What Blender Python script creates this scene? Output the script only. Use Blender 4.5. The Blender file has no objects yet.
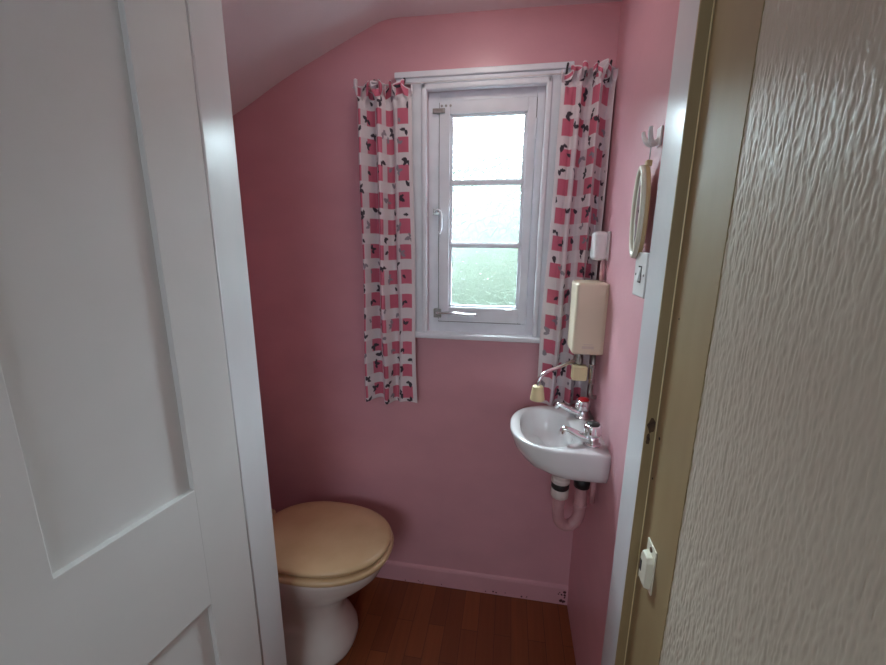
import bpy, bmesh, math, random
import numpy as np
from mathutils import Vector, Matrix, noise

random.seed(7)
SC = bpy.context.scene
COL = SC.collection
PI = math.pi

# ------------------------------------------------------------------ helpers
def link(o):
    COL.objects.link(o)
    return o

def tag(o, label=None, cat=None, group=None, kind=None):
    if label: o['label'] = label
    if cat: o['category'] = cat
    if group: o['group'] = group
    if kind: o['kind'] = kind
    return o

def empty(name, loc=(0, 0, 0), rz=0.0):
    o = bpy.data.objects.new(name, None)
    o.empty_display_size = 0.05
    o.location = loc
    o.rotation_euler = (0, 0, rz)
    return link(o)

def obj(name, bm, mat, parent=None, smooth=False, bevel=0.0, seg=2, angle=35, subsurf=0, solid=0.0, local=False):
    """Link a bmesh (given in world coordinates unless local) as one mesh object."""
    bmesh.ops.recalc_face_normals(bm, faces=bm.faces)
    me = bpy.data.meshes.new(name)
    bm.to_mesh(me); bm.free()
    o = bpy.data.objects.new(name, me)
    link(o)
    mats = mat if isinstance(mat, (list, tuple)) else [mat]
    for m in mats: me.materials.append(m)
    if parent is not None:
        o.parent = parent
        if not local:
            p = Matrix.Translation(parent_world(parent)) @ Matrix.Rotation(parent_rot(parent), 4, 'Z')
            me.transform(p.inverted())
    if smooth:
        for p in me.polygons: p.use_smooth = True
    if solid:
        md = o.modifiers.new('Solid', 'SOLIDIFY'); md.thickness = solid; md.offset = 0
    if bevel:
        md = o.modifiers.new('Bevel', 'BEVEL'); md.width = bevel; md.segments = seg
        md.limit_method = 'ANGLE'; md.angle_limit = math.radians(angle)
        md.harden_normals = False
        for p in me.polygons: p.use_smooth = True
        md2 = o.modifiers.new('WN', 'WEIGHTED_NORMAL'); md2.keep_sharp = True
    if subsurf:
        md = o.modifiers.new('Sub', 'SUBSURF'); md.levels = subsurf; md.render_levels = subsurf
    return o

def parent_world(p):
    v = Vector((0, 0, 0))
    while p is not None:
        v += p.location; p = p.parent     # only the top level is ever rotated / moved
    return v

def parent_rot(p):
    r = 0.0
    while p is not None:
        r += p.rotation_euler[2]; p = p.parent
    return r

def box(bm, x0, x1, y0, y1, z0, z1):
    v = [bm.verts.new(c) for c in ((x0,y0,z0),(x1,y0,z0),(x1,y1,z0),(x0,y1,z0),(x0,y0,z1),(x1,y0,z1),(x1,y1,z1),(x0,y1,z1))]
    for f in ((0,3,2,1),(4,5,6,7),(0,1,5,4),(1,2,6,5),(2,3,7,6),(3,0,4,7)):
        bm.faces.new([v[i] for i in f])
    return v

def B(*boxes):
    bm = bmesh.new()
    for b in boxes: box(bm, *b)
    return bm

def lathe(bm, prof, M=Matrix.Identity(4), n=32, flute=None):
    """prof = [(r,z)...] turned about local Z, placed with M."""
    rings = []
    for k, (r, z) in enumerate(prof):
        ring = []
        for i in range(n):
            a = 2*PI*i/n
            rr = r
            if flute and flute[0] <= k <= flute[1]: rr = r*(1 + flute[3]*math.cos(flute[2]*a))
            ring.append(bm.verts.new(M @ Vector((rr*math.cos(a), rr*math.sin(a), z))))
        rings.append(ring)
    for a, b in zip(rings[:-1], rings[1:]):
        for i in range(n): bm.faces.new((a[i], a[(i+1) % n], b[(i+1) % n], b[i]))
    bm.faces.new(rings[0][::-1]); bm.faces.new(rings[-1])

def tube(bm, pts, r, n=14, cap=True):
    pts = [Vector(p) for p in pts]
    rad = r if isinstance(r, (list, tuple)) else [r]*len(pts)
    up = Vector((0, 0, 1)); rings = []
    t0 = (pts[1]-pts[0]).normalized()
    nrm = t0.orthogonal().normalized()
    for i, p in enumerate(pts):
        if i == 0: t = pts[1]-pts[0]
        elif i == len(pts)-1: t = pts[-1]-pts[-2]
        else: t = (pts[i+1]-pts[i]).normalized() + (pts[i]-pts[i-1]).normalized()
        t.normalize()
        nrm = (nrm - t*nrm.dot(t)).normalized()
        b = t.cross(nrm)
        rings.append([bm.verts.new(p + (nrm*math.cos(2*PI*k/n) + b*math.sin(2*PI*k/n))*rad[i]) for k in range(n)])
    for a, c in zip(rings[:-1], rings[1:]):
        for k in range(n): bm.faces.new((a[k], a[(k+1) % n], c[(k+1) % n], c[k]))
    if cap:
        bm.faces.new(rings[0][::-1]); bm.faces.new(rings[-1])

def smooth_path(pts, n=8):
    """Catmull-Rom through the points."""
    P = [Vector(p) for p in pts]; P = [2*P[0]-P[1]] + P + [2*P[-1]-P[-2]]
    out = []
    for i in range(1, len(P)-2):
        for k in range(n):
            t = k/n
            a, b, c, d = P[i-1], P[i], P[i+1], P[i+2]
            out.append(0.5*((2*b) + (c-a)*t + (2*a-5*b+4*c-d)*t*t + (3*b-a-3*c+d)*t**3))
    out.append(P[-2]); return out

def prism(bm, outline, y0, y1):
    """outline in (x,z), extruded along Y."""
    a = [bm.verts.new((x, y0, z)) for x, z in outline]; b = [bm.verts.new((x, y1, z)) for x, z in outline]
    n = len(a)
    for i in range(n): bm.faces.new((a[i], a[(i+1) % n], b[(i+1) % n], b[i]))
    bm.faces.new(a); bm.faces.new(b[::-1])

# ------------------------------------------------------------------ materials
def mat(name, base, rough=0.5, metal=0.0, var=0.0, var_scale=6.0, bump=0.0, bump_scale=60.0, stretch=(1,1,1),
        spec=0.5, coat=0.0, base2=None, detail=4.0, bdist=0.002):
    m = bpy.data.materials.new(name); m.use_nodes = True
    nt = m.node_tree; N = nt.nodes; L = nt.links
    p = N['Principled BSDF']
    p.inputs['Base Color'].default_value = (*base, 1)
    p.inputs['Roughness'].default_value = rough
    p.inputs['Metallic'].default_value = metal
    p.inputs['Specular IOR Level'].default_value = spec
    p.inputs['Coat Weight'].default_value = coat
    tc = N.new('ShaderNodeTexCoord'); mp = N.new('ShaderNodeMapping')
    mp.inputs['Scale'].default_value = stretch
    L.new(tc.outputs['Object'], mp.inputs['Vector'])
    if var or base2:
        nz = N.new('ShaderNodeTexNoise'); nz.inputs['Scale'].default_value = var_scale; nz.inputs['Detail'].default_value = detail
        L.new(mp.outputs['Vector'], nz.inputs['Vector'])
        rp = N.new('ShaderNodeValToRGB')
        c2 = base2 if base2 else tuple(c*(1-var) for c in base)
        rp.color_ramp.elements[0].position = 0.3; rp.color_ramp.elements[1].position = 0.62
        rp.color_ramp.elements[0].color = (*c2, 1); rp.color_ramp.elements[1].color = (*base, 1)
        L.new(nz.outputs['Fac'], rp.inputs['Fac']); L.new(rp.outputs['Color'], p.inputs['Base Color'])
    if bump:
        nb = N.new('ShaderNodeTexNoise'); nb.inputs['Scale'].default_value = bump_scale; nb.inputs['Detail'].default_value = 3
        L.new(mp.outputs['Vector'], nb.inputs['Vector'])
        bp = N.new('ShaderNodeBump'); bp.inputs['Strength'].default_value = bump; bp.inputs['Distance'].default_value = bdist
        L.new(nb.outputs['Fac'], bp.inputs['Height']); L.new(bp.outputs['Normal'], p.inputs['Normal'])
    return m

M = {}
M['pink'] = mat('pink wall paint', (.68, .355, .40), .34, var=.07, var_scale=5, bump=.22, bump_scale=45, stretch=(1, 1, 1.6))
M['ceiling'] = mat('ceiling paint', (.80, .745, .77), .75, var=.05, bump=.2, bump_scale=30)
M['white_gloss'] = mat('white gloss paint', (.74, .755, .78), .22, var=.04, bump=.07, bump_scale=22, stretch=(1, 1, .35), base2=(.68, .69, .71))
M['window_white'] = mat('window white paint', (.82, .85, .90), .33, base2=(.75, .78, .83), var_scale=14, bump=.12, bump_scale=40)
M['door_white'] = mat('door eggshell white', (.67, .655, .645), .55, var=.03, bump=.08, bump_scale=35)
M['aged_cream'] = mat('aged cream gloss', (.345, .255, .135), .5, base2=(.285, .20, .10), var_scale=9, bump=.10, bump_scale=25, stretch=(1, 1, .3))
M['seat'] = mat('cream seat plastic', (.66, .47, .275), .32, base2=(.58, .385, .21), var_scale=7)
M['ceramic'] = mat('white ceramic', (.80, .795, .80), .10, coat=.3)
M['pan'] = mat('toilet ceramic', (.72, .66, .62), .14, coat=.2, base2=(.62, .54, .50), var_scale=4)
M['chrome'] = mat('chrome', (.80, .81, .83), .10, metal=1)
M['old_chrome'] = mat('tarnished metal', (.45, .45, .44), .28, metal=1, base2=(.25, .23, .20), var_scale=60)
M['cream_plastic'] = mat('cream plastic', (.76, .66, .50), .35, var=.06)
M['white_plastic'] = mat('white plastic', (.78, .77, .77), .3)
M['yellow_plastic'] = mat('yellowed plastic', (.80, .68, .40), .38, var=.1)
M['ivory'] = mat('ivory plastic', (.76, .73, .60), .32)
M['tan_plastic'] = mat('tan frame edge', (.56, .40, .20), .4)
M['painted_pipe'] = mat('pink splashed pipe', (.62, .34, .35), .5, base2=(.50, .25, .27), var_scale=22)
M['white_nut'] = mat('white plastic nut', (.68, .58, .54), .5)
M['black'] = mat('black rubber', (.018, .016, .016), .45)
M['dark_metal'] = mat('dark metal', (.05, .042, .05), .4, metal=.6)
M['red'] = mat('red cap', (.62, .03, .04), .3)
M['brown_scar'] = mat('bare chipped wood', (.10, .055, .03), .8, base2=(.04, .022, .014), var_scale=90)
M['crack'] = mat('dark gap', (.05, .04, .04), .9)
M['mould'] = mat('dark mould', (.10, .03, .035), .9)
M['mirror'] = mat('mirror glass', (.86, .88, .86), .03, metal=1)
M['string'] = mat('cord', (.55, .5, .48), .8)
M['hall_paint'] = mat('landing paint', (.62, .58, .52), .7)
M['putty'] = mat('glazing putty', (.78, .82, .88), .4)
M['logo'] = mat('printed mark', (.66, .55, .46), .5)
M['hedge'] = mat('hedge leaves', (.0078, .0132, .0056), .85, base2=(.0042, .0080, .0034), var_scale=5)
M['lawn'] = mat('lawn', (.012, .022, .012), .9, var=.3)

def wallpaper():
    m = bpy.data.materials.new('textured wallpaper'); m.use_nodes = True
    nt = m.node_tree; N = nt.nodes; L = nt.links; p = N['Principled BSDF']
    p.inputs['Base Color'].default_value = (.57, .505, .41, 1); p.inputs['Roughness'].default_value = .37
    tc = N.new('ShaderNodeTexCoord')
    def nz(sc, stretch, det):
        mp = N.new('ShaderNodeMapping'); mp.inputs['Scale'].default_value = stretch
        n = N.new('ShaderNodeTexNoise'); n.inputs['Scale'].default_value = sc; n.inputs['Detail'].default_value = det
        L.new(tc.outputs['Object'], mp.inputs['Vector']); L.new(mp.outputs['Vector'], n.inputs['Vector']); return n
    a = nz(125, (1, 1, .13), 2.0)       # upright ribs
    b = nz(85, (1, 1, .42), 2.5)      # short blobs along the ribs
    ad = N.new('ShaderNodeMath'); ad.operation = 'ADD'
    L.new(a.outputs['Fac'], ad.inputs[0]); L.new(b.outputs['Fac'], ad.inputs[1])
    bp = N.new('ShaderNodeBump'); bp.inputs['Strength'].default_value = .25; bp.inputs['Distance'].default_value = .003
    L.new(ad.outputs[0], bp.inputs['Height']); L.new(bp.outputs['Normal'], p.inputs['Normal'])
    return m
M['wallpaper'] = wallpaper()

def planks():
    m = bpy.data.materials.new('red brown laminate'); m.use_nodes = True
    nt = m.node_tree; N = nt.nodes; L = nt.links; p = N['Principled BSDF']
    p.inputs['Roughness'].default_value = .42
    tc = N.new('ShaderNodeTexCoord'); mp = N.new('ShaderNodeMapping')
    mp.inputs['Rotation'].default_value = (0, 0, PI/2)
    L.new(tc.outputs['Object'], mp.inputs['Vector'])
    br = N.new('ShaderNodeTexBrick'); br.offset = .37; br.inputs['Scale'].default_value = 1
    br.inputs['Brick Width'].default_value = .36; br.inputs['Row Height'].default_value = .062
    br.inputs['Mortar Size'].default_value = .0008; br.inputs['Bias'].default_value = -.1
    br.inputs['Color1'].default_value = (.26, .072, .022, 1); br.inputs['Color2'].default_value = (.185, .046, .015, 1)
    br.inputs['Mortar'].default_value = (.08, .02, .01, 1)
    L.new(mp.outputs['Vector'], br.inputs['Vector'])
    mp2 = N.new('ShaderNodeMapping'); mp2.inputs['Scale'].default_value = (1, .06, 1)
    L.new(tc.outputs['Object'], mp2.inputs['Vector'])
    nz = N.new('ShaderNodeTexNoise'); nz.inputs['Scale'].default_value = 70; nz.inputs['Detail'].default_value = 4
    L.new(mp2.outputs['Vector'], nz.inputs['Vector'])
    rp = N.new('ShaderNodeValToRGB'); rp.color_ramp.elements[0].color = (.62, .6, .58, 1); rp.color_ramp.elements[1].color = (1.1, 1.1, 1.1, 1)
    L.new(nz.outputs['Fac'], rp.inputs['Fac'])
    mx = N.new('ShaderNodeMix'); mx.data_type = 'RGBA'; mx.blend_type = 'MULTIPLY'; mx.inputs[0].default_value = .8
    L.new(br.outputs['Color'], mx.inputs[6]); L.new(rp.outputs['Color'], mx.inputs[7])
    L.new(mx.outputs[2], p.inputs['Base Color'])
    return m
M['planks'] = planks()

def obscure_glass(name, scale, strength, rough, edge):
    """Hammered obscure glass: part clear, part scattering through a pebbled face."""
    m = bpy.data.materials.new(name); m.use_nodes = True
    nt = m.node_tree; N = nt.nodes; L = nt.links
    N.remove(N['Principled BSDF']); out = N['Material Output']
    tc = N.new('ShaderNodeTexCoord')
    vo = N.new('ShaderNodeTexVoronoi'); vo.feature = 'DISTANCE_TO_EDGE'; vo.inputs['Scale'].default_value = scale
    L.new(tc.outputs['Object'], vo.inputs['Vector'])
    nz = N.new('ShaderNodeTexNoise'); nz.inputs['Scale'].default_value = scale*1.3
    L.new(tc.outputs['Object'], nz.inputs['Vector'])
    mn = N.new('ShaderNodeMath'); mn.operation = 'MINIMUM'; mn.inputs[1].default_value = .16
    L.new(vo.outputs['Distance'], mn.inputs[0])
    ad = N.new('ShaderNodeMath'); ad.operation = 'MULTIPLY_ADD'; ad.inputs[1].default_value = .35
    L.new(nz.outputs['Fac'], ad.inputs[0]); L.new(mn.outputs[0], ad.inputs[2])
    bp = N.new('ShaderNodeBump'); bp.inputs['Strength'].default_value = strength; bp.inputs['Distance'].default_value = .019
    L.new(ad.outputs[0], bp.inputs['Height'])
    tr = N.new('ShaderNodeBsdfTransparent'); tr.inputs['Color'].default_value = (.93, .98, .96, 1)
    rf = N.new('ShaderNodeBsdfRefraction'); rf.inputs['IOR'].default_value = 1.45; rf.inputs['Roughness'].default_value = rough
    rf.inputs['Color'].default_value = (.95, .99, .97, 1)
    gl = N.new('ShaderNodeBsdfGlossy'); gl.inputs['Roughness'].default_value = .15
    L.new(bp.outputs['Normal'], rf.inputs['Normal']); L.new(bp.outputs['Normal'], gl.inputs['Normal'])
    # the steep borders of the pebbles bend the view, their flat middles let it through
    wn = N.new('ShaderNodeTexNoise'); wn.inputs['Scale'].default_value = scale*.5; wn.inputs['Detail'].default_value = 2
    L.new(tc.outputs['Object'], wn.inputs['Vector'])
    wv = N.new('ShaderNodeMix'); wv.data_type = 'RGBA'; wv.inputs[0].default_value = .035
    L.new(tc.outputs['Object'], wv.inputs[6]); L.new(wn.outputs['Color'], wv.inputs[7])
    L.new(wv.outputs[2], vo.inputs['Vector'])
    mr_ = N.new('ShaderNodeMapRange'); mr_.inputs['From Min'].default_value = .02; mr_.inputs['From Max'].default_value = .20
    mr_.inputs['To Min'].default_value = edge; mr_.inputs['To Max'].default_value = .07
    L.new(vo.outputs['Distance'], mr_.inputs['Value'])
    m1 = N.new('ShaderNodeMixShader'); L.new(mr_.outputs['Result'], m1.inputs[0])
    L.new(tr.outputs[0], m1.inputs[1]); L.new(rf.outputs[0], m1.inputs[2])
    m2 = N.new('ShaderNodeMixShader'); m2.inputs[0].default_value = .05
    L.new(m1.outputs[0], m2.inputs[1]); L.new(gl.outputs[0], m2.inputs[2])
    L.new(m2.outputs[0], out.inputs['Surface'])
    return m
M['glass'] = obscure_glass('pebbled obscure glass', 38, .5, .04, .70)
M['glass_fine'] = obscure_glass('fine hammered obscure glass', 52, .45, .07, .55)

def cloth():
    m = bpy.data.materials.new('printed gingham cotton'); m.use_nodes = True
    nt = m.node_tree; N = nt.nodes; L = nt.links; p = N['Principled BSDF']; out = N['Material Output']
    p.inputs['Roughness'].default_value = .85
    at = N.new('ShaderNodeAttribute'); at.attribute_name = 'pattern'
    L.new(at.outputs['Color'], p.inputs['Base Color'])
    tl = N.new('ShaderNodeBsdfTranslucent'); L.new(at.outputs['Color'], tl.inputs['Color'])
    mx = N.new('ShaderNodeMixShader'); mx.inputs[0].default_value = .04
    L.new(p.outputs[0], mx.inputs[1]); L.new(tl.outputs[0], mx.inputs[2]); L.new(mx.outputs[0], out.inputs['Surface'])
    return m
M['cloth'] = cloth()

# ------------------------------------------------------------------ room numbers (metres)
XR = .285        # right wall, one plane from the window wall out to the landing
XL = -1.06       # left wall of the toilet room
YB = 1.396       # window wall
YF0, YF1 = .744, .839      # the wall with the doorway
CEIL = 2.11
HEAD = 1.96

# window opening in the wall
WX0, WX1, WZ0, WZ1 = -.29, .086, 1.10, 1.905

def struct(o):
    o['kind'] = 'structure'; return o

# floor
struct(obj('floor', B((-1.4, XR+.12, -1.6, YB+.02, -.06, 0)), M['planks']))
# walls
struct(obj('wall_back', B((XL-.1, WX0, YB, YB+.13, -.06, 2.4), (WX1, XR+.12, YB, YB+.13, -.06, 2.4),
       (WX0, WX1, YB, YB+.13, -.06, WZ0), (WX0, WX1, YB, YB+.13, WZ1, 2.4)), M['pink']))
struct(obj('wall_right', B((XR, XR+.12, YF1-.004, YB, -.06, 2.4)), M['pink']))
struct(obj('wall_left', B((XL-.1, XL, YF1-.03, YB, -.06, 2.4)), M['pink']))
bm = B((-1.4, -.645, YF0+.008, YF1, 0, 2.4), (-.645, XR, YF0+.008, YF1, HEAD+.035, 2.4))
struct(obj('wall_front', bm, M['pink']))
# landing on the camera's side
def relief_wall():
    """The papered wall; the part beside the door carries its upright ribs and blobs as real relief."""
    y0, y1, z0, z1 = .20, .602, .50, 2.10
    ny, nz_ = 460, 640
    rg = np.random.default_rng(5)
    fy = np.fft.fftfreq(ny, (y1-y0)/ny)[None, :]; fz = np.fft.fftfreq(nz_, (z1-z0)/nz_)[:, None]
    def field(sy_, sz_):
        w_ = rg.standard_normal((nz_, ny))
        k = np.exp(-2*(PI**2)*((sy_*fy)**2+(sz_*fz)**2))
        f = np.fft.ifft2(np.fft.fft2(w_)*k).real
        return f/f.std()
    h = .75*field(.0012, .0085) + .85*field(.0015, .0034) + .35*field(.0009, .0017)
    h = np.tanh(h*.8)
    y = np.linspace(y0, y1, ny); z = np.linspace(z0, z1, nz_)
    Yg, Zg = np.meshgrid(y, z)
    fade = np.clip((Yg-y0)/.02, 0, 1)*np.clip((Zg-z0)/.02, 0, 1)*np.clip((z1-Zg)/.02, 0, 1)
    X = XR - (h+1)*.00052*fade
    vs = np.stack([X, Yg, Zg], -1).reshape(-1, 3).tolist()
    idx = np.arange(ny*nz_).reshape(nz_, ny)
    fs = np.stack([idx[:-1, :-1], idx[1:, :-1], idx[1:, 1:], idx[:-1, 1:]], -1).reshape(-1, 4).tolist()
    nb = len(fs)
    for bx in ((XR, XR+.12, -1.6, y0, -.06, 2.4), (XR, XR+.12, y0, y1, -.06, z0), (XR, XR+.12, y0, y1, z1, 2.4), (XR+.05, XR+.12, y0, y1, z0, z1)):
        x0_, x1_, a0, a1, b0, b1 = bx; n0 = len(vs)
        vs += [(x0_,a0,b0),(x1_,a0,b0),(x1_,a1,b0),(x0_,a1,b0),(x0_,a0,b1),(x1_,a0,b1),(x1_,a1,b1),(x0_,a1,b1)]
        fs += [tuple(n0+i for i in f) for f in ((0,3,2,1),(4,5,6,7),(0,1,5,4),(1,2,6,5),(2,3,7,6),(3,0,4,7))]
    me = bpy.data.meshes.new('wall_landing_right'); me.from_pydata(vs, [], fs); me.materials.append(M['wallpaper'])
    me.polygons.foreach_set('use_smooth', [True]*nb+[False]*(len(fs)-nb)); me.update()
    return struct(link(bpy.data.objects.new('wall_landing_right', me)))
relief_wall()
struct(obj('wall_landing_left', B((-1.4, -1.3, -1.6, YF0+.008, -.06, 2.4)), M['hall_paint']))
struct(obj('wall_landing_back', B((-1.3, -.80, -1.6, -1.5, -.06, 2.4), (.20, XR, -1.6, -1.5, -.06, 2.4),
        (-.80, .20, -1.6, -1.5, -.06, 1.15), (-.80, .20, -1.6, -1.5, 2.1, 2.4)), M['hall_paint']))
# unseen landing window added for fill light, with a dimming net over it
net = bpy.data.materials.new('dimming net'); net.use_nodes = True
nn = net.node_tree.nodes; nn.remove(nn['Principled BSDF'])
a_ = nn.new('ShaderNodeBsdfTransparent'); a_.inputs['Color'].default_value = (.31, .31, .31, 1)
b_ = nn.new('ShaderNodeBsdfDiffuse'); b_.inputs['Color'].default_value = (.7, .7, .7, 1)
c_ = nn.new('ShaderNodeMixShader'); c_.inputs[0].default_value = .1
net.node_tree.links.new(a_.outputs[0], c_.inputs[1]); net.node_tree.links.new(b_.outputs[0], c_.inputs[2])
net.node_tree.links.new(c_.outputs[0], nn['Material Output'].inputs['Surface'])
w2 = struct(empty('fill_window', (-.30, -1.55, 1.15)))
obj('window_frame', B((-.80, -.76, -1.58, -1.52, 1.15, 2.1), (.16, .20, -1.58, -1.52, 1.15, 2.1), (-.76, .16, -1.58, -1.52, 1.15, 1.19), (-.76, .16, -1.58, -1.52, 2.06, 2.1), (-.315, -.285, -1.58, -1.52, 1.19, 2.06)), M['window_white'], w2)
obj('dimming_net', B((-.80, .20, -1.515, -1.511, 1.15, 2.1)), net, w2)
struct(obj('ceiling_landing', B((-1.4, XR+.12, -1.6, YF0+.01, 2.33, 2.4)), M['hall_paint']))
# ceiling of the toilet room: flat, a soft cove, then the slope under the roof
prof = smooth_path([(XR+.1, 0, CEIL-.004), (.0, 0, CEIL+.004), (-.30, 0, CEIL+.006), (-.385, 0, CEIL+.007), (-.44, 0, CEIL), (-.50, 0, CEIL-.022), (-.62, 0, 2.038), (-.80, 0, 1.958), (-.99, 0, 1.86), (XL-.1, 0, 1.80)], 6)
out = [(p.x, p.z) for p in prof]
bm = bmesh.new(); prism(bm, out + [(XL-.1, 2.45), (XR+.1, 2.45)], YF1-.05, YB+.02)
struct(obj('ceiling', bm, M['ceiling'], smooth=False))

# skirtings (painted with the walls)
bm = bmesh.new()
prof = [(0, 0), (-.009, 0), (-.009, .074), (-.006, .082), (0, .087)]
def skirt(name, p0, p1, nrm):
    bm = bmesh.new()
    a = [bm.verts.new((p0[0]-nrm[0]*o, p0[1]-nrm[1]*o, z)) for o, z in prof]
    b = [bm.verts.new((p1[0]-nrm[0]*o, p1[1]-nrm[1]*o, z)) for o, z in prof]
    for i in range(len(a)): bm.faces.new((a[i], a[(i+1) % 5], b[(i+1) % 5], b[i]))
    bm.faces.new(a); bm.faces.new(b[::-1])
    return struct(obj(name, bm, M['pink']))
sb = skirt('baseboard_back', (XL, YB), (XR, YB), (0, -1))
# mould where the skirting meets the corner
bm = bmesh.new()
for k in range(16):
    x = XR-.003-abs(random.gauss(0, .016)); z = .012+abs(random.gauss(.02, .028)); r = random.uniform(.002, .007)
    if z > .07: z = .06
    lathe(bm, [(r, -.0004), (r*.8, .0006)], Matrix.Translation((x-r, YB-.0093, z)) @ Matrix.Rotation(PI/2, 4, 'X'), 8)
for k in range(14):
    x = random.uniform(-.4, .2); r = random.uniform(.0015, .004)
    lathe(bm, [(r, -.0004), (r*.8, .0006)], Matrix.Translation((x, YB-.0093, random.uniform(.004, .016))) @ Matrix.Rotation(PI/2, 4, 'X'), 8)
obj('mould_stain', bm, M['mould'], sb)

# ------------------------------------------------------------------ doorway
# left lining, white gloss
lx = -.60
t1 = empty('trim_1', (lx, YF0, 0)); struct(t1)
obj('lining', B((lx-.045, lx, YF0+.002, YF1+.004, 0, HEAD+.02)), M['white_gloss'], t1, bevel=.003)
bm = bmesh.new(); tube(bm, [(lx-.004, YF0+.002, 0), (lx-.004, YF0+.002, HEAD)], .0045, 10)
obj('bead', bm, M['white_gloss'], t1, smooth=True)
# right lining (white face), stop edge and frame face (aged cream)
rx = .265
t2 = empty('trim_2', (rx, YF0, 0)); struct(t2)
obj('lining', B((rx, XR-.0005, YF0+.003, YF1, 0, HEAD)), M['white_gloss'], t2, bevel=.002)
obj('stop_edge', B((rx-.0006, XR-.001, YF0-.001, YF0+.004, 0, HEAD)), M['aged_cream'], t2, bevel=.0015)
obj('frame_face', B((.283, XR+.1, .600, YF0-.0005, 0, 2.33)), M['aged_cream'], t2)
bm = bmesh.new(); tube(bm, [(.283, YF0-.002, 0), (.283, YF0-.002, HEAD)], .0016, 8)
obj('highlight_bead', bm, M['yellow_plastic'], t2, smooth=True)  # rounded paint bead, coloured pale to hold the edge highlight
# scar of an old latch on the stop edge
bm = bmesh.new()
rr = random.Random(3)
def blob(cx, cz, w, h, n=14, y=YF0-.0014):
    vs = []
    for i in range(n):
        a = 2*PI*i/n; k = rr.uniform(.75, 1.15)
        vs.append(bm.verts.new((cx+math.cos(a)*w*k, y, cz+math.sin(a)*h*k)))
    f = bm.faces.new(vs); r = bmesh.ops.extrude_face_region(bm, geom=[f])
    for v in r['geom']:
        if isinstance(v, bmesh.types.BMVert): v.co.y += .002
blob(.274, 1.091, .0075, .015); blob(.271, 1.062, .0035, .012)
obj('old_latch_scar', bm, M['brown_scar'], t2)
bm = bmesh.new()
for (y, z, r) in ((.722, 1.075, .003), (.728, .99, .002), (.60+.11, 1.30, .0015)):
    lathe(bm, [(r, -.0005), (r, .0008)], Matrix.Translation((.283, y, z)) @ Matrix.Rotation(-PI/2, 4, 'Y'), 10)
obj('screw_hole', bm, M['crack'], t2)
# lining across the top
t3 = struct(obj('trim_3', B((lx-.045, XR, YF0+.002, YF1+.004, HEAD, HEAD+.035)), M['white_gloss'], bevel=.003))

# keeper of the door catch on the frame face
k = empty('door_catch_keeper', (.283, .688, .82))
tag(k, 'cream painted metal door catch keeper on the aged cream frame at the right', 'door catch')
obj('plate', B((.2805, .2835, .664, .706, .788, .880)), M['ivory'], k, bevel=.001)
bm = bmesh.new()   # raised rounded case with a slot for the tongue
outl = [(.669, .794), (.703, .794), (.705, .800), (.705, .848), (.698, .861), (.674, .861), (.667, .852), (.667, .80)]
a = [bm.verts.new((.282, y, z)) for y, z in outl]; b = [bm.verts.new((.270, .687+(y-.687)*.86, .827+(z-.827)*.93)) for y, z in outl]
n = len(a)
for i in range(n): bm.faces.new((a[i], a[(i+1) % n], b[(i+1) % n], b[i]))
bm.faces.new(a[::-1]); bm.faces.new(b)
obj('case', bm, M['ivory'], k, bevel=.0025)
obj('slot', B((.2692, .2712, .692, .699, .815, .838)), M['crack'], k)
bm = bmesh.new(); lathe(bm, [(.005, 0), (.0045, .002), (.002, .0025)], Matrix.Translation((.2808, .684, .870)) @ Matrix.Rotation(-PI/2, 4, 'Y'), 14)
obj('screw', bm, M['brown_scar'], k, smooth=False)

# the open door, hinged on the left lining and swung out to the landing
def door():
    ang = math.atan2(-.226, -.039)            # direction of the leaf from its hinge
    d = empty('door_1', (-.5955, .735, 0), ang)
    struct(d)
    T, Wd, Hd = .038, .80, 1.95
    # local: x along the leaf, +y is the face seen by the camera
    def L(*bs):
        return B(*bs)
    S = .112; PW = .232; MU = .112
    rails = [(0.012, .20), (.645, .926), (1.83, Hd)]
    def loc(name, bm, m, par, **kw): return obj(name, bm, m, par, local=True, **kw)
    bs = []
    for z0, z1 in rails: bs.append((S-.001, Wd-S+.001, -T, 0, z0, z1))
    bs += [(0, S, -T, 0, .012, Hd), (Wd-S, Wd, -T, 0, .012, Hd)]
    bs += [(S+PW, S+PW+MU, -T+.0001, -.0001, .19, .66), (S+PW, S+PW+MU, -T+.0001, -.0001, .91, 1.84)]
    loc('door_frame', L(*bs), M['door_white'], d, bevel=.0016)
    for x0 in (S, S+PW+MU):
        x1 = x0+PW
        for z0, z1 in ((.20, .645), (.926, 1.83)):
            loc('door_panel', L((x0-.004, x1+.004, -T+.012, -.013, z0-.004, z1+.004)), M['door_white'], d)
    for z in (.25, 1.72):
        bm = bmesh.new(); tube(bm, [(-.003, -T-.004, z), (-.003, -T-.004, z+.08)], .005, 12)
        loc('hinge', bm, M['old_chrome'], d, smooth=True)
    return d
door()

# ------------------------------------------------------------------ window
w = empty('window_1', ((WX0+WX1)/2, YB, 1.10)); struct(w)
# moulded architrave: two steps
AX0, AX1 = -.342, .139
AO = .052
bs = []
yf = YB-.016
obj('architrave', B((AX0, AX0+.040, YB-.018, YB+.001, 1.105, 1.935), (AX1-.040, AX1, YB-.018, YB+.001, 1.105, 1.935),
    (AX0+.040, AX1-.040, YB-.018, YB+.001, 1.915, 1.935)), M['window_white'], w, bevel=.003)
obj('architrave_moulding', B((AX0+.036, AX0+.054, YB-.026, YB+.001, 1.105, 1.918), (AX1-.054, AX1-.036, YB-.026, YB+.001, 1.105, 1.918),
    (AX0+.036, AX1-.036, YB-.026, YB+.001, 1.898, 1.918)), M['window_white'], w, bevel=.006, seg=4)
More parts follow.
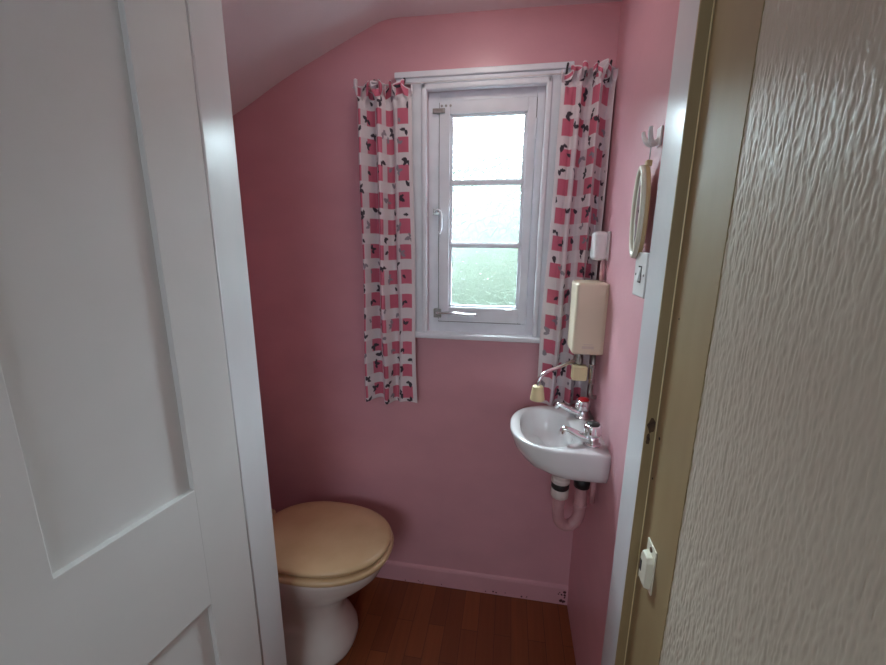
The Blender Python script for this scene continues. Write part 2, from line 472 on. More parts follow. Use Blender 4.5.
# head board with a drip lip on which the curtains' wire is fixed
obj('head_board', B((-.392, .162, YB-.030, YB+.001, 1.934, 1.952), (-.388, .158, YB-.022, YB+.001, 1.922, 1.935)), M['window_white'], w, bevel=.003)
obj('window_sill', B((-.348, .131, YB-.034, YB+.10, 1.086, 1.106)), M['window_white'], w, bevel=.006, seg=4)
# fixed frame in the wall
F0 = YB+.010
obj('frame', B((WX0, -.252, F0, YB+.10, 1.100, WZ1), (.062, WX1, F0, YB+.10, 1.100, WZ1),
    (-.252, .062, F0, YB+.10, 1.100, 1.143), (-.252, .062, F0, YB+.10, 1.873, WZ1)), M['window_white'], w, bevel=.002)
# casement
CX0, CX1, CZ0, CZ1 = -.2505, .0605, 1.1450, 1.8715
GX0, GX1 = -.203, .022
C0, C1 = F0-.006, F0+.038
cs = empty('casement', (0, 0, 0)); cs.parent = w
cs.matrix_parent_inverse = Matrix.Translation(-w.location)
cs.location = (0, 0, 0)
cs.parent = None; bpy.data.objects.remove(cs)
zb = [1.206, 1.4155, 1.622, 1.824]       # centres of the pane boundaries
cas = obj('casement', B((CX0, GX0-.012, C0, C1, CZ0, CZ1), (GX1+.012, CX1, C0, C1, CZ0, CZ1),
    (GX0-.012, GX1+.012, C0, C1, CZ0, zb[0]-.008), (GX0-.012, GX1+.012, C0, C1, zb[3]+.008, CZ1)), M['window_white'], w, bevel=.002)
for z in zb[1:3]:
    obj('glazing_bar', B((GX0-.012, GX1+.012, C0+.004, C1-.004, z-.0055, z+.0055)), M['putty'], cas, bevel=.002)
edges = [(zb[0]-.004, zb[1]-.006), (zb[1]+.006, zb[2]-.006), (zb[2]+.006, zb[3]+.004)]
for i, (z0, z1) in enumerate(edges):
    pane = obj('window_pane', B((GX0-.009, GX1+.009, C0+.018, C0+.022, z0-.003, z1+.003)), M['glass_fine' if i == 0 else 'glass'], cas)
    # putty fillet round the pane, with its cracked dark line
    bm = B((GX0-.013, GX0-.002, C0+.006, C0+.0178, z0-.004, z1+.004), (GX1+.002, GX1+.013, C0+.006, C0+.0178, z0-.004, z1+.004),
           (GX0-.013, GX1+.013, C0+.006, C0+.0178, z0-.005, z0+.003), (GX0-.013, GX1+.013, C0+.006, C0+.0178, z1-.003, z1+.005))
    obj('putty_bead', bm, M['putty'], cas, bevel=.002)
    bm = bmesh.new(); rr = random.Random(i+5)
    for x in (GX0-.0012, GX1+.0012):
        z = z0+.01
        while z < z1-.012:
            h = rr.uniform(.006, .02)
            if rr.random() < .75: box(bm, x-.0011, x+.0011, C0+.0165, C0+.0182, z, z+h)
            z += h+rr.uniform(.001, .006)
    x = GX0+.01
    while x < GX1-.02:
        h = rr.uniform(.006, .03)
        if rr.random() < .5: box(bm, x, x+h, C0+.0165, C0+.0182, z0+.003, z0+.0045)
        x += h+.004
    obj('putty_crack', bm, M['crack'], cas)
# dark gap round the casement shows as a line on the left and below
obj('frame_gap', B((-.2525, -.2500, F0-.0002, F0+.03, 1.15, 1.87), (-.252, .045, F0-.0002, F0+.03, 1.1425, 1.1453), (.0603, .0618, F0-.0002, F0+.03, 1.78, 1.868)), M['crack'], w)
# hinges of the right edge, painted over
for z in (1.78, 1.20):
    bm = B((.050, .060, C0-.0008, C0+.003, z-.022, z+.022))
    bm2 = bm; tube(bm2, [(.061, C0-.002, z-.030), (.061, C0-.002, z+.030)], .0035, 10)
    obj('hinge', bm2, M['window_white'], cas, bevel=.0008)
# catch: pivot plate on the frame and cranked handle hanging down
zc = 1.525
ct = obj('window_catch', B((-.270, -.245, C0-.004, C0+.002, zc-.008, zc+.012)), M['old_chrome'], cas, bevel=.001)
bm = bmesh.new(); tube(bm, smooth_path([(-.262, C0-.003, zc+.002), (-.252, C0-.014, zc+.006), (-.241, C0-.018, zc-.004), (-.240, C0-.018, zc-.05), (-.246, C0-.016, zc-.072)], 6), .0045, 10)
obj('catch_handle', bm, M['window_white'], ct, smooth=True)
# stay along the bottom rail
st = obj('window_stay', B((-.268, -.240, C0-.004, C0+.012, 1.158, 1.190)), M['old_chrome'], cas, bevel=.002)
bm = bmesh.new(); tube(bm, smooth_path([(-.258, C0-.012, 1.176), (-.20, C0-.014, 1.178), (-.150, C0-.014, 1.174), (-.118, C0-.012, 1.174)], 5), .005, 10)
lathe(bm, [(.004, -.004), (.008, 0), (.004, .004)], Matrix.Translation((-.116, C0-.012, 1.174)) @ Matrix.Rotation(PI/2, 4, 'Y'), 12)
obj('stay_arm', bm, M['chrome'], st, smooth=True)
for x in (-.205, -.165):
    bm = bmesh.new(); tube(bm, [(x, C0, 1.176), (x, C0-.016, 1.176)], .0035, 8); obj('stay_peg', bm, M['chrome'], st, smooth=True)
bm = bmesh.new(); tube(bm, [(-.012, C0-.002, 1.192), (.010, C0-.003, 1.193)], .004, 8); obj('paint_chip', bm, M['white_plastic'], st)
# small bolt bracket at the top left corner
bt = obj('bolt_bracket', B((-.272, -.232, C0-.006, C0+.002, 1.836, 1.850)), M['old_chrome'], cas, bevel=.001)
bm = bmesh.new()
for x in (-.243, -.229, -.214): lathe(bm, [(.004, 0), (.003, .002)], Matrix.Translation((x, C0, 1.858)) @ Matrix.Rotation(PI/2, 4, 'X'), 10)
obj('screw', bm, M['old_chrome'], cas)

# ------------------------------------------------------------------ curtains
PW_, GW_, PH_, GH_ = .040, .027, .048, .038
def pattern(u, v, seed):
    """Flat printed pattern: pink squares on white with grey leaf sprigs."""
    rng = random.Random(seed)
    white = np.array((.76, .70, .72)); pink = np.array((.62, .150, .225)); shade = np.array((.70, .61, .64))
    off = (u.max()-.013-PW_) if seed == 3 else .012
    cu = np.mod(u-off, PW_+GW_); cv = np.mod(v, PH_+GH_)
    isp = (cu < PW_) & (cv < PH_)
    img = np.where(isp[..., None], pink, white)
    half = (cv < PH_) & (cu >= PW_)
    img = np.where(half[..., None], shade, img)
    U, Vv = u.max(), v.max()
    nv = int(Vv/(PH_+GH_))+1; nu = int(U/(PW_+GW_))+2
    for j in range(nv):
        for i in range(nu):
            for (bx, by) in ((i*(PW_+GW_)+PW_*.5, j*(PH_+GH_)+PH_+GH_*.5), (i*(PW_+GW_)+PW_+GW_*.5, j*(PH_+GH_)+PH_*.45)):
                if rng.random() < .12: continue
                bx += rng.uniform(-.007, .007); by += rng.uniform(-.008, .008); a0 = rng.uniform(0, 6.28)
                tone = np.array((.055, .045, .06)) if rng.random() < .72 else np.array((.30, .26, .30))
                for q in range(rng.choice((1, 2, 3))):
                    a = a0 + q*1.25 + rng.uniform(-.3, .3); L = rng.uniform(.0075, .0115); W = L*rng.uniform(.46, .62)
                    cx = bx+math.cos(a)*L*1.15; cy = by+math.sin(a)*L*1.15
                    du = (u-cx)*math.cos(a)+(v-cy)*math.sin(a); dv = -(u-cx)*math.sin(a)+(v-cy)*math.cos(a)
                    m = (du/L)**2+(dv/(W*(1-.35*np.clip(du/L, -1, 1))))**2 < 1
                    img = np.where(m[..., None], tone, img)
    hem = (u < .010) | (u > U-.012)
    img = np.where(hem[..., None], white, img)
    return img

def curtain(name, label, xt, xb, ztop, zbot, ybase, folds, seed, hooks, phase):
    root = empty(name, ((xt[0]+xt[1])/2, ybase, zbot))
    tag(root, label, 'curtain', 'gingham curtains at the window')
    nu, nv = 170, 480
    t = np.linspace(0, 1, nu); s = np.linspace(0, 1, nv)
    T, S = np.meshgrid(t, s)
    def depth(t, s):
        y = np.zeros_like(t)
        for (f, a, ph, lo, hi) in folds:
            win = np.clip((t-lo)/.12, 0, 1)*np.clip((hi-t)/.12, 0, 1); win = win*win*(3-2*win)
            y += a*np.sin(2*PI*f*t+ph+.25*np.sin(3*s+seed))*win
        return y
    H = ztop-zbot
    vdist = S*H
    flare = np.exp(-((vdist-.05)/.02)**2)              # drawn in at the tape
    top = np.clip((.048-vdist)/.034, 0, 1)                # frill above the tape
    x0 = xt[0]+(xb[0]-xt[0])*S; x1 = xt[1]+(xb[1]-xt[1])*S
    Y = depth(T, S)*(.6+.4*np.clip(S*4, 0, 1))
    Xn = x0+(x1-x0)*T + .004*np.sin(9*S+7*T+seed)*S
    arc = np.cumsum(np.sqrt(np.diff(Xn[240], prepend=Xn[240][0])**2+np.diff(Y[240], prepend=Y[240][0])**2))
    U = np.broadcast_to(arc, T.shape)
    frill = np.sin(U*2*PI/.030+phase+1.2*np.sin(U*40))
    Y2 = ybase - Y - top*(.012*frill+.008) + flare*.004*frill
    Z = ztop-vdist + top*(.013*np.sin(U*2*PI/.053+phase*2)-.004) - .006*np.sin(2*PI*T*1.5+seed)*S
    Xn = Xn + top*.009*np.cos(U*2*PI/.030+phase)
    col = pattern(U, vdist*1.0+.02*phase, seed)
    edge = (vdist < .004)
    col = np.where(edge[..., None], np.array((.82, .72, .75)), col)
    vs = np.stack([Xn-root.location[0], Y2-root.location[1], Z-root.location[2]], -1).reshape(-1, 3)
    idx = np.arange(nu*nv).reshape(nv, nu)
    fs = np.stack([idx[:-1, :-1], idx[1:, :-1], idx[1:, 1:], idx[:-1, 1:]], -1).reshape(-1, 4)
    me = bpy.data.meshes.new('fabric'); me.from_pydata(vs.tolist(), [], fs.tolist())
    ca = me.color_attributes.new('pattern', 'FLOAT_COLOR', 'POINT')
    ca.data.foreach_set('color', np.concatenate([col.reshape(-1, 3), np.ones((nu*nv, 1))], 1).astype(np.float32).ravel())
    me.materials.append(M['cloth'])
    me.polygons.foreach_set('use_smooth', [True]*len(me.polygons))
    o = link(bpy.data.objects.new('fabric', me)); o.parent = root
    md = o.modifiers.new('Solid', 'SOLIDIFY'); md.thickness = .0012
    for hx in hooks:
        bm = bmesh.new()
        tube(bm, smooth_path([(hx, ybase+.012, ztop-.040), (hx, ybase+.006, ztop-.012), (hx+.002, ybase+.004, ztop+.010), (hx+.003, ybase+.010, ztop+.015), (hx+.002, ybase+.016, ztop+.002)], 5), .0032, 8)
        obj('curtain_hook', bm, M['dark_metal'], root, smooth=True)
    return root
curtain('gingham_curtain', 'pink and white checked curtain with leaf print hanging left of the window', (-.512, -.334), (-.518, -.322), 1.918, .835, 1.362,
        [(2.9, .025, .6, -.2, .74), (5.3, .004, 1.0, -.2, .8), (1.1, .006, 2.0, .4, 1.3)], 3, (-.462, -.447, -.362), .6)
curtain('gingham_curtain', 'pink and white checked curtain bunched in the corner right of the window', (.128, .279), (.108, .272), 1.930, .872, 1.358,
        [(2.7, .026, 2.2, .2, 1.2), (1.9, .008, .4, -.2, .6), (6.1, .004, .3, .3, 1.2)], 11, (.140, .226, .262), 1.7)
# wire the curtains hang on
bm = bmesh.new(); tube(bm, [(-.53, 1.366, 1.915), (.284, 1.366, 1.921)], .0022, 8)
for x, z in ((-.53, 1.915), (.155, 1.921)):
    tube(bm, [(x, 1.366, z), (x, YB-.002 if x < -.4 else YB-.02, z+.006)], .0022, 8)
tag(obj('curtain_wire', bm, M['white_plastic'], smooth=True), 'thin white curtain wire stretched across the top of the window', 'curtain wire')

# ------------------------------------------------------------------ toilet
tl = empty('toilet', (-.62, 1.125, 0))
tag(tl, 'white ceramic toilet with closed cream seat and lid at the left wall', 'toilet')
CY = 1.122
def egg(xf, xb, w, z, n=56, cy=CY, blunt=2.25):
    """Egg outline, pointed to +x (front)."""
    pts = []
    cx = xb+(xf-xb)*.46
    for i in range(n):
        a = 2*PI*i/n; c, s_ = math.cos(a), math.sin(a)
        rx_ = (xf-cx) if c > 0 else (cx-xb)
        e = 2/blunt
        pts.append((cx+rx_*math.copysign(abs(c)**e, c), cy+w*math.copysign(abs(s_)**e, s_), z))
    return pts
def loft(bm, rings, cap0=True, cap1=True):
    R = [[bm.verts.new(p) for p in r] for r in rings]
    n = len(R[0])
    for a, b in zip(R[:-1], R[1:]):
        for i in range(n): bm.faces.new((a[i], a[(i+1) % n], b[(i+1) % n], b[i]))
    if cap0: bm.faces.new(R[0][::-1])
    if cap1: bm.faces.new(R[-1])
bm = bmesh.new()
sec = [(-.503, -.86, .150, 0), (-.499, -.86, .153, .012), (-.503, -.86, .150, .034), (-.520, -.86, .132, .070), (-.540, -.86, .110, .108), (-.546, -.86, .099, .138),
       (-.536, -.86, .103, .180), (-.494, -.86, .122, .228), (-.434, -.865, .147, .278), (-.398, -.87, .161, .316), (-.382, -.875, .168, .35), (-.380, -.88, .170, .368), (-.386, -.875, .165, .374)]
rings = [egg(*s_, cy=CY-.022*max(0, 1-s_[3]/.25)) for s_ in sec] + [egg(-.42, -.76, .13, .374), egg(-.44, -.74, .11, .33), egg(-.50, -.68, .06, .22)]
loft(bm, rings)
obj('pan', bm, M['pan'], tl, smooth=True)
for yy in (CY-.168, CY+.128):
    bm = bmesh.new(); lathe(bm, [(.008, 0), (.008, .004), (.004, .008)], Matrix.Translation((-.625, yy-.0 if yy > CY else yy+.012, .028)) @ Matrix.Rotation(PI/2 if yy < CY else -PI/2, 4, 'X'), 14)
    obj('floor_screw_cap', bm, M['black'], tl, smooth=False)
bm = bmesh.new()   # seat ring
loft(bm, [egg(-.374, -.845, .174, .3745), egg(-.363, -.85, .183, .380), egg(-.360, -.851, .1855, .389), (egg(-.364, -.845, .182, .397)), egg(-.378, -.835, .168, .400), egg(-.43, -.72, .12, .400), egg(-.43, -.72, .12, .3745)], False, False)
bmesh.ops.bridge_loops(bm, edges=[e for e in bm.edges if e.is_boundary])
obj('seat', bm, M['seat'], tl, smooth=True)
bm = bmesh.new()   # lid, slightly domed
loft(bm, [egg(-.388, -.835, .158, .4045), egg(-.372, -.843, .172, .4055), egg(-.366, -.848, .177, .413), egg(-.370, -.845, .173, .4215), egg(-.381, -.835, .163, .4255), egg(-.43, -.79, .122, .428), egg(-.53, -.68, .05, .429)])
obj('lid', bm, M['seat'], tl, smooth=True)
for dy in (-.075, .075):
    bm = bmesh.new(); tube(bm, [(-.862, CY+dy-.02, .405), (-.862, CY+dy+.02, .405)], .012, 12); tube(bm, [(-.862, CY+dy, .384), (-.862, CY+dy, .405)], .007, 10)
    obj('seat_hinge', bm, M['seat'], tl, smooth=True)
obj('cistern', B((-1.056, -.958, CY-.24, CY+.15, .52, .84)), M['pan'], tl, bevel=.018, seg=4)
bm = bmesh.new(); tube(bm, smooth_path([(-1.01, CY-.05, .53), (-1.01, CY-.05, .42), (-.995, CY-.04, .33), (-.95, CY-.02, .30), (-.80, CY, .30)], 6), .02, 14)
obj('flush_pipe', bm, M['white_plastic'], tl, smooth=True)
obj('cistern_lid', B((-1.058, -.952, CY-.246, CY+.156, .842, .868)), M['pan'], tl, bevel=.008, seg=3)
bm = bmesh.new(); tube(bm, [(-.960, CY-.19, .79), (-.944, CY-.19, .79), (-.941, CY-.15, .786), (-.941, CY-.12, .782)], .006, 10)
obj('flush_lever', bm, M['chrome'], tl, smooth=True)

# ------------------------------------------------------------------ washbasin
wb = empty('washbasin', (.285, 1.168, .79))
tag(wb, 'small white half round wall basin with two chrome taps under the wall heater', 'washbasin')
BY = 1.168
def dplan(sx, sy, z, xw=XR-.001, n=28, ext=.263, hw=.160, cx=.175, xoff=0.0):
    """D outline: straight back at the wall, straight short sides, elliptical front."""
    pts = []
    for i in range(n+1):
        a = -PI/2 + PI*i/n      # -90..90 around the front (-x)
        e = 2/2.35
        c, s_ = math.cos(a), math.sin(a)
        fx = (cx-(xw-ext))*abs(c)**e; fy = hw*math.copysign(abs(s_)**e, s_)
        pts.append((xw+(cx-fx-xw)*sx+xoff, BY+fy*sy, z))
    for k in range(1, 5): pts.append((xw+(cx-xw)*sx*(1-k/4)+xoff, BY+hw*sy, z))
    for k in range(1, 8): pts.append((xw+xoff, BY+hw*sy*(1-2*k/8), z))
    for k in range(0, 4): pts.append((xw+(cx-xw)*sx*(k/4)+xoff, BY-hw*sy, z))
    return pts
def dinner(sx, sy, z, ax=.050, bx=.208, hw=.136):
    """Bowl opening: front curve as the rim, back edge nearly straight; same vertex count."""
    ref = dplan(1, 1, 0); pts = []
    mx = .132; mid = (ax+bx)/2
    for (x, y, _) in ref:
        d = Vector((x-.150, (y-BY)*1.0, 0)); a = math.atan2(d.y/.160, d.x/.135)
        c, s_ = math.cos(a), math.sin(a); e = 2/2.5
        rx_ = (bx-mx) if c > 0 else (mx-ax)
        pts.append((mx+rx_*sx*math.copysign(abs(c)**e, c), BY+hw*sy*math.copysign(abs(s_)**e, s_), z))
    return pts
bm = bmesh.new()
rings = [dplan(.36, .40, .742), dplan(.42, .55, .752), dplan(.56, .74, .770), dplan(.74, .89, .786), dplan(.88, .96, .806), dplan(.955, .985, .830), dplan(.99, .998, .856), dplan(1, 1, .868), dplan(.996, .997, .8745), dplan(.985, .985, .877),
         dinner(1.0, 1.0, .8755), dinner(.975, .975, .871), dinner(.95, .95, .855), dinner(.88, .90, .815), dinner(.72, .76, .785), dinner(.45, .48, .771), dinner(.16, .14, .766)]
loft(bm, rings)
obj('bowl', bm, M['ceramic'], wb, smooth=True)
bm = bmesh.new(); lathe(bm, [(.022, -.002), (.022, .002), (.014, .001), (.013, -.001)], Matrix.Translation((.132, BY, .768)), 24)
obj('waste_ring', bm, M['chrome'], wb, smooth=True)
def tap(x, y, capm, label):
    z0 = .876
    bm = bmesh.new()
    lathe(bm, [(.024, z0-.002), (.024, z0+.005), (.019, z0+.009), (.0175, z0+.020), (.0140, z0+.026)], Matrix.Translation((x, y, 0)), 24)
    body = obj('tap', bm, M['chrome'], wb, smooth=True, bevel=.001)
    body['label'] = label
    bm = bmesh.new()
    ln = .078
    pts = smooth_path([(x+.004, y, z0+.012), (x-.03, y, z0+.021), (x-ln+.012, y, z0+.038), (x-ln, y, z0+.037), (x-ln-.002, y, z0+.026)], 6)
    tube(bm, pts, [.0155-.0065*min(1, i/14) for i in range(len(pts))], 14)
    obj('spout', bm, M['chrome'], body, smooth=True)
    bm = bmesh.new()
    lathe(bm, [(.012, z0+.024), (.0165, z0+.026), (.0215, z0+.030), (.0235, z0+.038), (.0230, z0+.055), (.0205, z0+.060), (.0165, z0+.0605)], Matrix.Translation((x, y, 0)), 48, flute=(2, 4, 6, .06))
    obj('tap_head', bm, M['chrome'], body, smooth=True)
    bm = bmesh.new(); lathe(bm, [(.0175, z0+.0595), (.0175, z0+.063), (.0150, z0+.0655), (.004, z0+.0665)], Matrix.Translation((x, y, 0)), 24)
    obj('indicator_cap', bm, capm, body, smooth=True)
tap(.249, 1.248, M['red'], 'chrome tap with a red cap, the far one')
tap(.245, 1.068, M['black'], 'chrome tap with a black cap, the near one')
# waste and trap below
wx, wy = .180, 1.130
bm = bmesh.new(); lathe(bm, [(.020, .748), (.024, .742), (.024, .728), (.028, .724), (.028, .714), (.022, .712)], Matrix.Translation((wx, wy, 0)), 24)
obj('waste_outlet', bm, M['white_nut'], wb, smooth=True, bevel=.001)
bm = bmesh.new(); lathe(bm, [(.024, .715), (.0265, .712), (.0265, .696), (.024, .692)], Matrix.Translation((wx, wy, 0)), 24)
obj('rubber_washer', bm, M['black'], wb, smooth=True)
bm = bmesh.new()
ux = .247; uy = 1.150
tube(bm, smooth_path([(wx, wy, .700), (wx, wy, .66), (wx, wy, .605), (wx+.008, wy+.003, .572), (wx+.033, wy+.010, .556), (ux-.008, uy-.003, .572), (ux, uy, .605), (ux, uy, .65), (ux, uy, .700), (ux+.006, uy, .722), (XR-.018, uy, .733), (XR-.001, uy, .734)], 7), .0185, 18)
tr = obj('trap', bm, M['painted_pipe'], wb, smooth=True)
bm = bmesh.new(); lathe(bm, [(.020, .694), (.0255, .691), (.0265, .675), (.025, .664), (.020, .662)], Matrix.Translation((wx, wy, 0)), 40, flute=(1, 3, 12, .03))
obj('trap_nut', bm, M['white_nut'], tr, smooth=True)
bm = bmesh.new(); lathe(bm, [(.0185, .690), (.0235, .692), (.0245, .708), (.0235, .724), (.0185, .726)], Matrix.Translation((ux, uy, 0)), 24)
obj('elbow_collar', bm, M['black'], tr, smooth=True)
bm = bmesh.new(); lathe(bm, [(.0185, .621), (.0215, .623), (.0215, .630), (.0185, .632)], Matrix.Translation((ux, uy, 0)), 24)
obj('joint_ring', bm, M['painted_pipe'], tr, smooth=True)
bm = bmesh.new(); tube(bm, [(.268, 1.095, .79), (.268, 1.095, .675)], .0075, 12)
obj('supply_pipe', bm, M['painted_pipe'], wb, smooth=True)

# ------------------------------------------------------------------ instant water heater
wh = empty('water_heater', (.285, 1.255, 1.10))
tag(wh, 'cream over-sink water heater with swivel chrome spout on the right wall', 'water heater')
obj('casing', B((.194, XR-.001, 1.203, 1.312, 1.096, 1.313)), M['cream_plastic'], wb and wh, bevel=.010, seg=4)
obj('wall_plate', B((.2775, XR-.0002, 1.206, 1.309, 1.099, 1.310)), M['cream_plastic'], wh, bevel=.002)
obj('rating_mark', B((.222, .256, 1.2022, 1.2034, 1.116, 1.124), (.226, .252, 1.2022, 1.2034, 1.128, 1.1305)), M['logo'], wh)
bm = bmesh.new()
lathe(bm, [(.014, 1.052), (.014, 1.080), (.010, 1.086), (.010, 1.104)], Matrix.Translation((.226, 1.268, 0)), 18)
obj('outlet_body', bm, M['old_chrome'], wh, smooth=True, bevel=.001)
bm = bmesh.new()
tube(bm, smooth_path([(.228, 1.268, 1.060), (.205, 1.262, 1.057), (.172, 1.240, 1.047), (.140, 1.222, 1.039), (.116, 1.207, 1.028), (.103, 1.200, 1.008), (.100, 1.199, .980)], 7), .0058, 12)
obj('swivel_spout', bm, M['chrome'], wh, smooth=True)
bm = bmesh.new()
lathe(bm, [(.008, .994), (.0165, .991), (.0175, .986), (.0225, .949), (.0215, .946), (.010, .948)], Matrix.Translation((.101, 1.198, 0)), 24)
obj('nozzle', bm, M['yellow_plastic'], wh, smooth=True, bevel=.001)
obj('control_knob', B((.206, .252, 1.232, 1.268, 1.003, 1.050)), M['yellow_plastic'], wh, bevel=.006, seg=3)
bm = bmesh.new(); tube(bm, [(.232, 1.262, 1.045), (.232, 1.262, 1.075)], .008, 12)
obj('knob_stem', bm, M['old_chrome'], wh, smooth=True)
bm = bmesh.new(); tube(bm, [(.266, 1.240, 1.100), (.266, 1.240, 1.04), (.266, 1.240, .965), (.268, 1.240, .955), (.275, 1.240, .951), (XR-.0003, 1.240, .951)], .0065, 12)
ip = obj('inlet_pipe', bm, M['old_chrome'], wh, smooth=True)
bm = bmesh.new()
lathe(bm, [(.0085, 1.058), (.0105, 1.056), (.0105, 1.046), (.0085, 1.044), (.0085, 1.012), (.0105, 1.010), (.0105, .998), (.0085, .996)], Matrix.Translation((.266, 1.240, 0)), 12)
obj('isolating_valve', bm, M['chrome'], ip, smooth=False)

# electrical box above the heater, with the conduit down to it
eb = empty('electrical_box', (.285, 1.278, 1.375))
tag(eb, 'small white plastic electrical connection box above the cream heater', 'electrical box')
obj('box_cover', B((.240, .2805, 1.250, 1.308, 1.375, 1.459)), M['white_plastic'], eb, bevel=.012, seg=4)
obj('box_base', B((.279, XR-.0005, 1.2495, 1.3085, 1.3745, 1.4595)), M['white_plastic'], eb, bevel=.003)
bm = bmesh.new(); tube(bm, [(.274, 1.270, 1.313), (.274, 1.270, 1.378)], .007, 12)
obj('conduit', bm, M['painted_pipe'], eb, smooth=True)
bm = bmesh.new(); lathe(bm, [(.005, 0), (.004, .002)], Matrix.Translation((.2365, 1.286, 1.405)) @ Matrix.Rotation(-PI/2, 4, 'Y'), 12)
obj('screw', bm, M['old_chrome'], eb)

# ------------------------------------------------------------------ oval hanging mirror and its hook
mc = Vector((.255, .925, 1.487))
mr = empty('mirror', (XR, mc.y, mc.z))
tag(mr, 'small oval cream framed mirror hanging by a cord on the right wall', 'mirror')
MT = Matrix.Translation(mc) @ Matrix.Rotation(math.radians(-4.5), 4, 'Z') @ Matrix.Rotation(math.radians(-4), 4, 'X') @ Matrix.Translation(-mc)
def oval(a, b, x, n=56): return [MT @ Vector((x, mc.y+a*math.cos(2*PI*i/n), mc.z+b*math.sin(2*PI*i/n))) for i in range(n)]
MA, MB_ = .046, .095
bm = bmesh.new()
loft(bm, [oval(MA-.014, MB_-.014, .262), oval(MA-.012, MB_-.012, .2565), oval(MA-.006, MB_-.006, .2535), oval(MA-.001, MB_-.001, .2550), oval(MA, MB_, .259), oval(MA, MB_, .2625)], False, False)
bmesh.ops.bridge_loops(bm, edges=[e for e in bm.edges if e.is_boundary])
obj('mirror_frame', bm, M['ivory'], mr, smooth=True)
bm = bmesh.new(); loft(bm, [oval(MA-.001, MB_-.001, .2622), oval(MA-.001, MB_-.001, .270), oval(MA-.004, MB_-.004, .272)])
obj('mirror_back', bm, M['tan_plastic'], mr, smooth=False, bevel=.001)
bm = bmesh.new(); loft(bm, [oval(MA-.0125, MB_-.0125, .2585), oval(MA-.0125, MB_-.0125, .2618)])
obj('mirror_glass', bm, M['mirror'], mr)
obj('hanging_lug', B((.264, .276, mc.y-.006, mc.y+.006, mc.z+MB_-.004, mc.z+MB_+.008)), M['tan_plastic'], mr, bevel=.002)
bm = bmesh.new(); tube(bm, [(.270, mc.y-.001, mc.z+MB_+.006), (.268, .9155, 1.622)], .0007, 6)
tube(bm, [(.272, mc.y+.002, mc.z+MB_+.006), (.270, .9185, 1.622)], .0007, 6)
obj('cord', bm, M['string'], mr)
hk = empty('coat_hook', (XR, .917, 1.632))
tag(hk, 'small white plastic double hook on the pink wall above the oval mirror', 'hook')
obj('back_plate', B((.280, XR-.0003, .904, .930, 1.614, 1.650)), M['white_plastic'], hk, bevel=.003)
for s_ in (-1, 1):
    bm = bmesh.new()
    pts = smooth_path([(.281, .917, 1.625), (.272, .917+s_*.004, 1.619), (.264, .917+s_*.012, 1.623), (.259, .917+s_*.020, 1.637), (.258, .917+s_*.023, 1.646)], 6)
    tube(bm, pts, [.0065-.003*i/len(pts) for i in range(len(pts))], 12)
    obj('prong', bm, M['white_plastic'], hk, smooth=True)

# light switch on the wall by the doorway
ls = empty('light_switch', (XR, .876, 1.363))
tag(ls, 'white square light switch on the right wall under the oval mirror', 'light switch')
obj('back_box', B((.270, XR-.0004, .8405, .912, 1.318, 1.404)), M['white_plastic'], ls, bevel=.003)
obj('switch_plate', B((.2625, .2705, .8395, .914, 1.316, 1.406)), M['white_plastic'], ls, bevel=.003, seg=3)
bm = bmesh.new(); v = box(bm, .256, .263, .868, .884, 1.348, 1.376)
for i in (4, 7): v[i].co.x += .005
obj('rocker', bm, M['white_plastic'], ls, bevel=.001)
obj('rocker_surround', B((.2618, .2628, .866, .886, 1.345, 1.379)), M['crack'], ls)
for y in (.851, .901):
    bm = bmesh.new(); lathe(bm, [(.0028, 0), (.0024, .0012)], Matrix.Translation((.2630, y, 1.361)) @ Matrix.Rotation(-PI/2, 4, 'Y'), 12)
    obj('screw', bm, M['dark_metal'], ls)

# ------------------------------------------------------------------ garden beyond the obscure glass
struct(obj('ground_garden', B((-14, 14, YB+.4, 26, -.5, -.3)), M['lawn']))
def hedge(name, label, x0, x1, y, h, d, seed):
    bm = bmesh.new(); n, mN = 60, 22
    rows = []
    for j in range(mN+1):
        a = PI*j/mN
        row = []
        for i in range(n+1):
            x = x0+(x1-x0)*i/n
            yy = y - math.copysign(abs(math.cos(a))**.5, math.cos(a))*d*.5; zz = -.35+(h+.35)*math.sin(a)**.16
            p = Vector((x, yy, zz)); q = noise.noise(p*1.3+Vector((seed, 0, 0)))*.3+noise.noise(p*4+Vector((seed, 3, 0)))*.12
            row.append(bm.verts.new((x, yy-q*.6, max(-.35, zz+q*(1 if zz > .2 else 0)))))
        rows.append(row)
    for a, b in zip(rows[:-1], rows[1:]):
        for i in range(n): bm.faces.new((a[i], a[i+1], b[i+1], b[i]))
    bm.faces.new([r[0] for r in rows]); bm.faces.new([r[-1] for r in rows][::-1]); bm.faces.new(rows[0][::-1] + rows[-1])
    return tag(obj(name, bm, M['hedge'], smooth=True), label, 'hedge')
hedge('garden_hedge', 'green garden hedge blurred behind the obscure window panes', -7, 6, 6.5, 2.85, 1.8, 4)

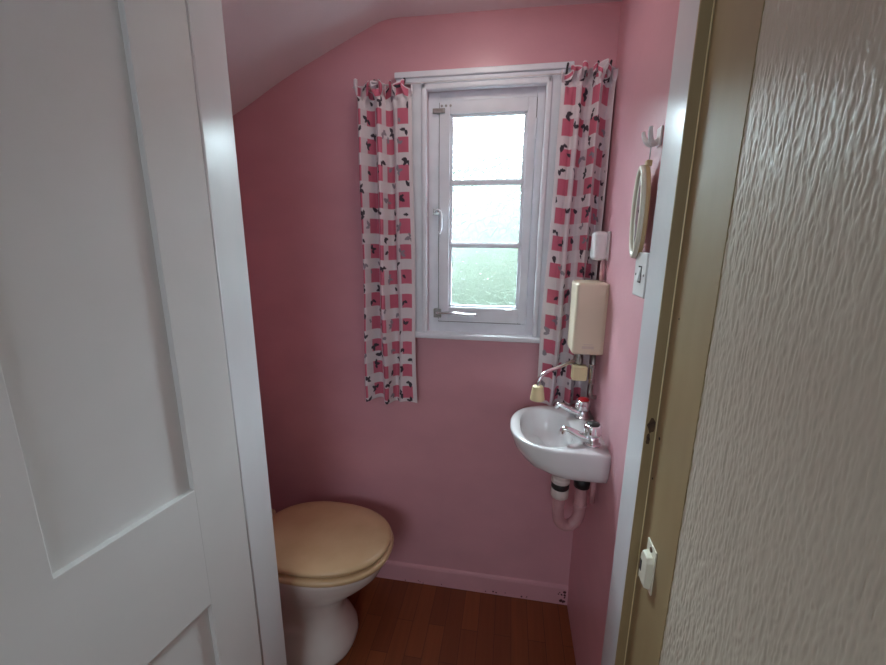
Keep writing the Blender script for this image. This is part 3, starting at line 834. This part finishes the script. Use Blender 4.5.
# ------------------------------------------------------------------ light
# unseen fill lamp added on the flat ceiling, just inside the doorway
cl = empty('added_fill_lamp', (-.12, 1.00, CEIL))
tag(cl, 'added unseen round white fill lamp on the low ceiling inside the doorway', 'fill lamp')
bm = bmesh.new(); lathe(bm, [(.095, CEIL-.022), (.105, CEIL-.018), (.105, CEIL+.004), (.09, CEIL+.004)], Matrix.Translation((-.12, 1.00, 0)), 40)
obj('base', bm, M['white_plastic'], cl, smooth=False)
em = bpy.data.materials.new('fill lamp glow'); em.use_nodes = True
p = em.node_tree.nodes['Principled BSDF']; p.inputs['Base Color'].default_value = (.8, .8, .8, 1)
p.inputs['Emission Color'].default_value = (1, .93, .86, 1); p.inputs['Emission Strength'].default_value = 7.5
bm = bmesh.new(); lathe(bm, [(.012, CEIL-.070), (.04, CEIL-.066), (.07, CEIL-.053), (.088, CEIL-.034), (.093, CEIL-.021)], Matrix.Translation((-.12, 1.00, 0)), 40)
obj('diffuser', bm, em, cl, smooth=True)

wd = bpy.data.worlds.new('World'); SC.world = wd; wd.use_nodes = True
N = wd.node_tree.nodes; L = wd.node_tree.links
bg = N['Background']
tc = N.new('ShaderNodeTexCoord'); sx = N.new('ShaderNodeSeparateXYZ'); rp = N.new('ShaderNodeValToRGB')
L.new(tc.outputs['Generated'], sx.inputs[0]); L.new(sx.outputs['Z'], rp.inputs['Fac'])
rp.color_ramp.elements[0].position = 0; rp.color_ramp.elements[0].color = (.30, .355, .41, 1)
rp.color_ramp.elements[1].position = .75; rp.color_ramp.elements[1].color = (.80, .90, 1.0, 1)
L.new(rp.outputs['Color'], bg.inputs['Color']); bg.inputs['Strength'].default_value = 78.0
def portal(name, loc, sx_, sy_, rot):
    ld = bpy.data.lights.new(name, 'AREA'); ld.shape = 'RECTANGLE'; ld.size = sx_; ld.size_y = sy_
    ld.cycles.is_portal = True
    o = link(bpy.data.objects.new(name, ld)); o.location = loc; o.rotation_euler = rot
portal('window_portal', (-.09, YB+.12, 1.50), .36, .80, (-PI/2, 0, 0))
portal('landing_portal', (-.30, -1.595, 1.625), 1.0, .95, (PI/2, 0, 0))

# ------------------------------------------------------------------ camera
yaw, pit, rol = 0.16496184, 0.22021979, 0.0077229
Bm = Matrix(((1, 0, 0), (0, 0, -1), (0, 1, 0)))
cy, sy = math.cos(yaw), math.sin(yaw); cp, sp = math.cos(pit), math.sin(pit); cr, sr = math.cos(rol), math.sin(rol)
Rz = Matrix(((cy, sy, 0), (-sy, cy, 0), (0, 0, 1)))
Rp = Matrix(((1, 0, 0), (0, cp, -sp), (0, sp, cp)))
Rr = Matrix(((cr, -sr, 0), (sr, cr, 0), (0, 0, 1)))
R = (Rr @ Rp @ Bm @ Rz).transposed() @ Matrix(((1, 0, 0), (0, -1, 0), (0, 0, -1)))
cd = bpy.data.cameras.new('camera'); cam = link(bpy.data.objects.new('camera', cd))
cam.matrix_world = Matrix.Translation((0, 0, 1.42)) @ R.to_4x4()
cd.sensor_width = 36; cd.sensor_fit = 'HORIZONTAL'; cd.lens = 396.332/886*36
cd.clip_start = .01; cd.clip_end = 100
SC.camera = cam

SC.view_settings.view_transform = 'Standard'
SC.view_settings.look = 'None'
SC.view_settings.gamma = 1
SC.view_settings.use_curve_mapping = False
SC.view_settings.exposure = 0.5
SC.cycles.use_denoising = True
SC.cycles.caustics_reflective = False
SC.cycles.caustics_refractive = False
SC.cycles.max_bounces = 12
SC.cycles.diffuse_bounces = 6
SC.cycles.transparent_max_bounces = 16
SC.cycles.sample_clamp_indirect = 8
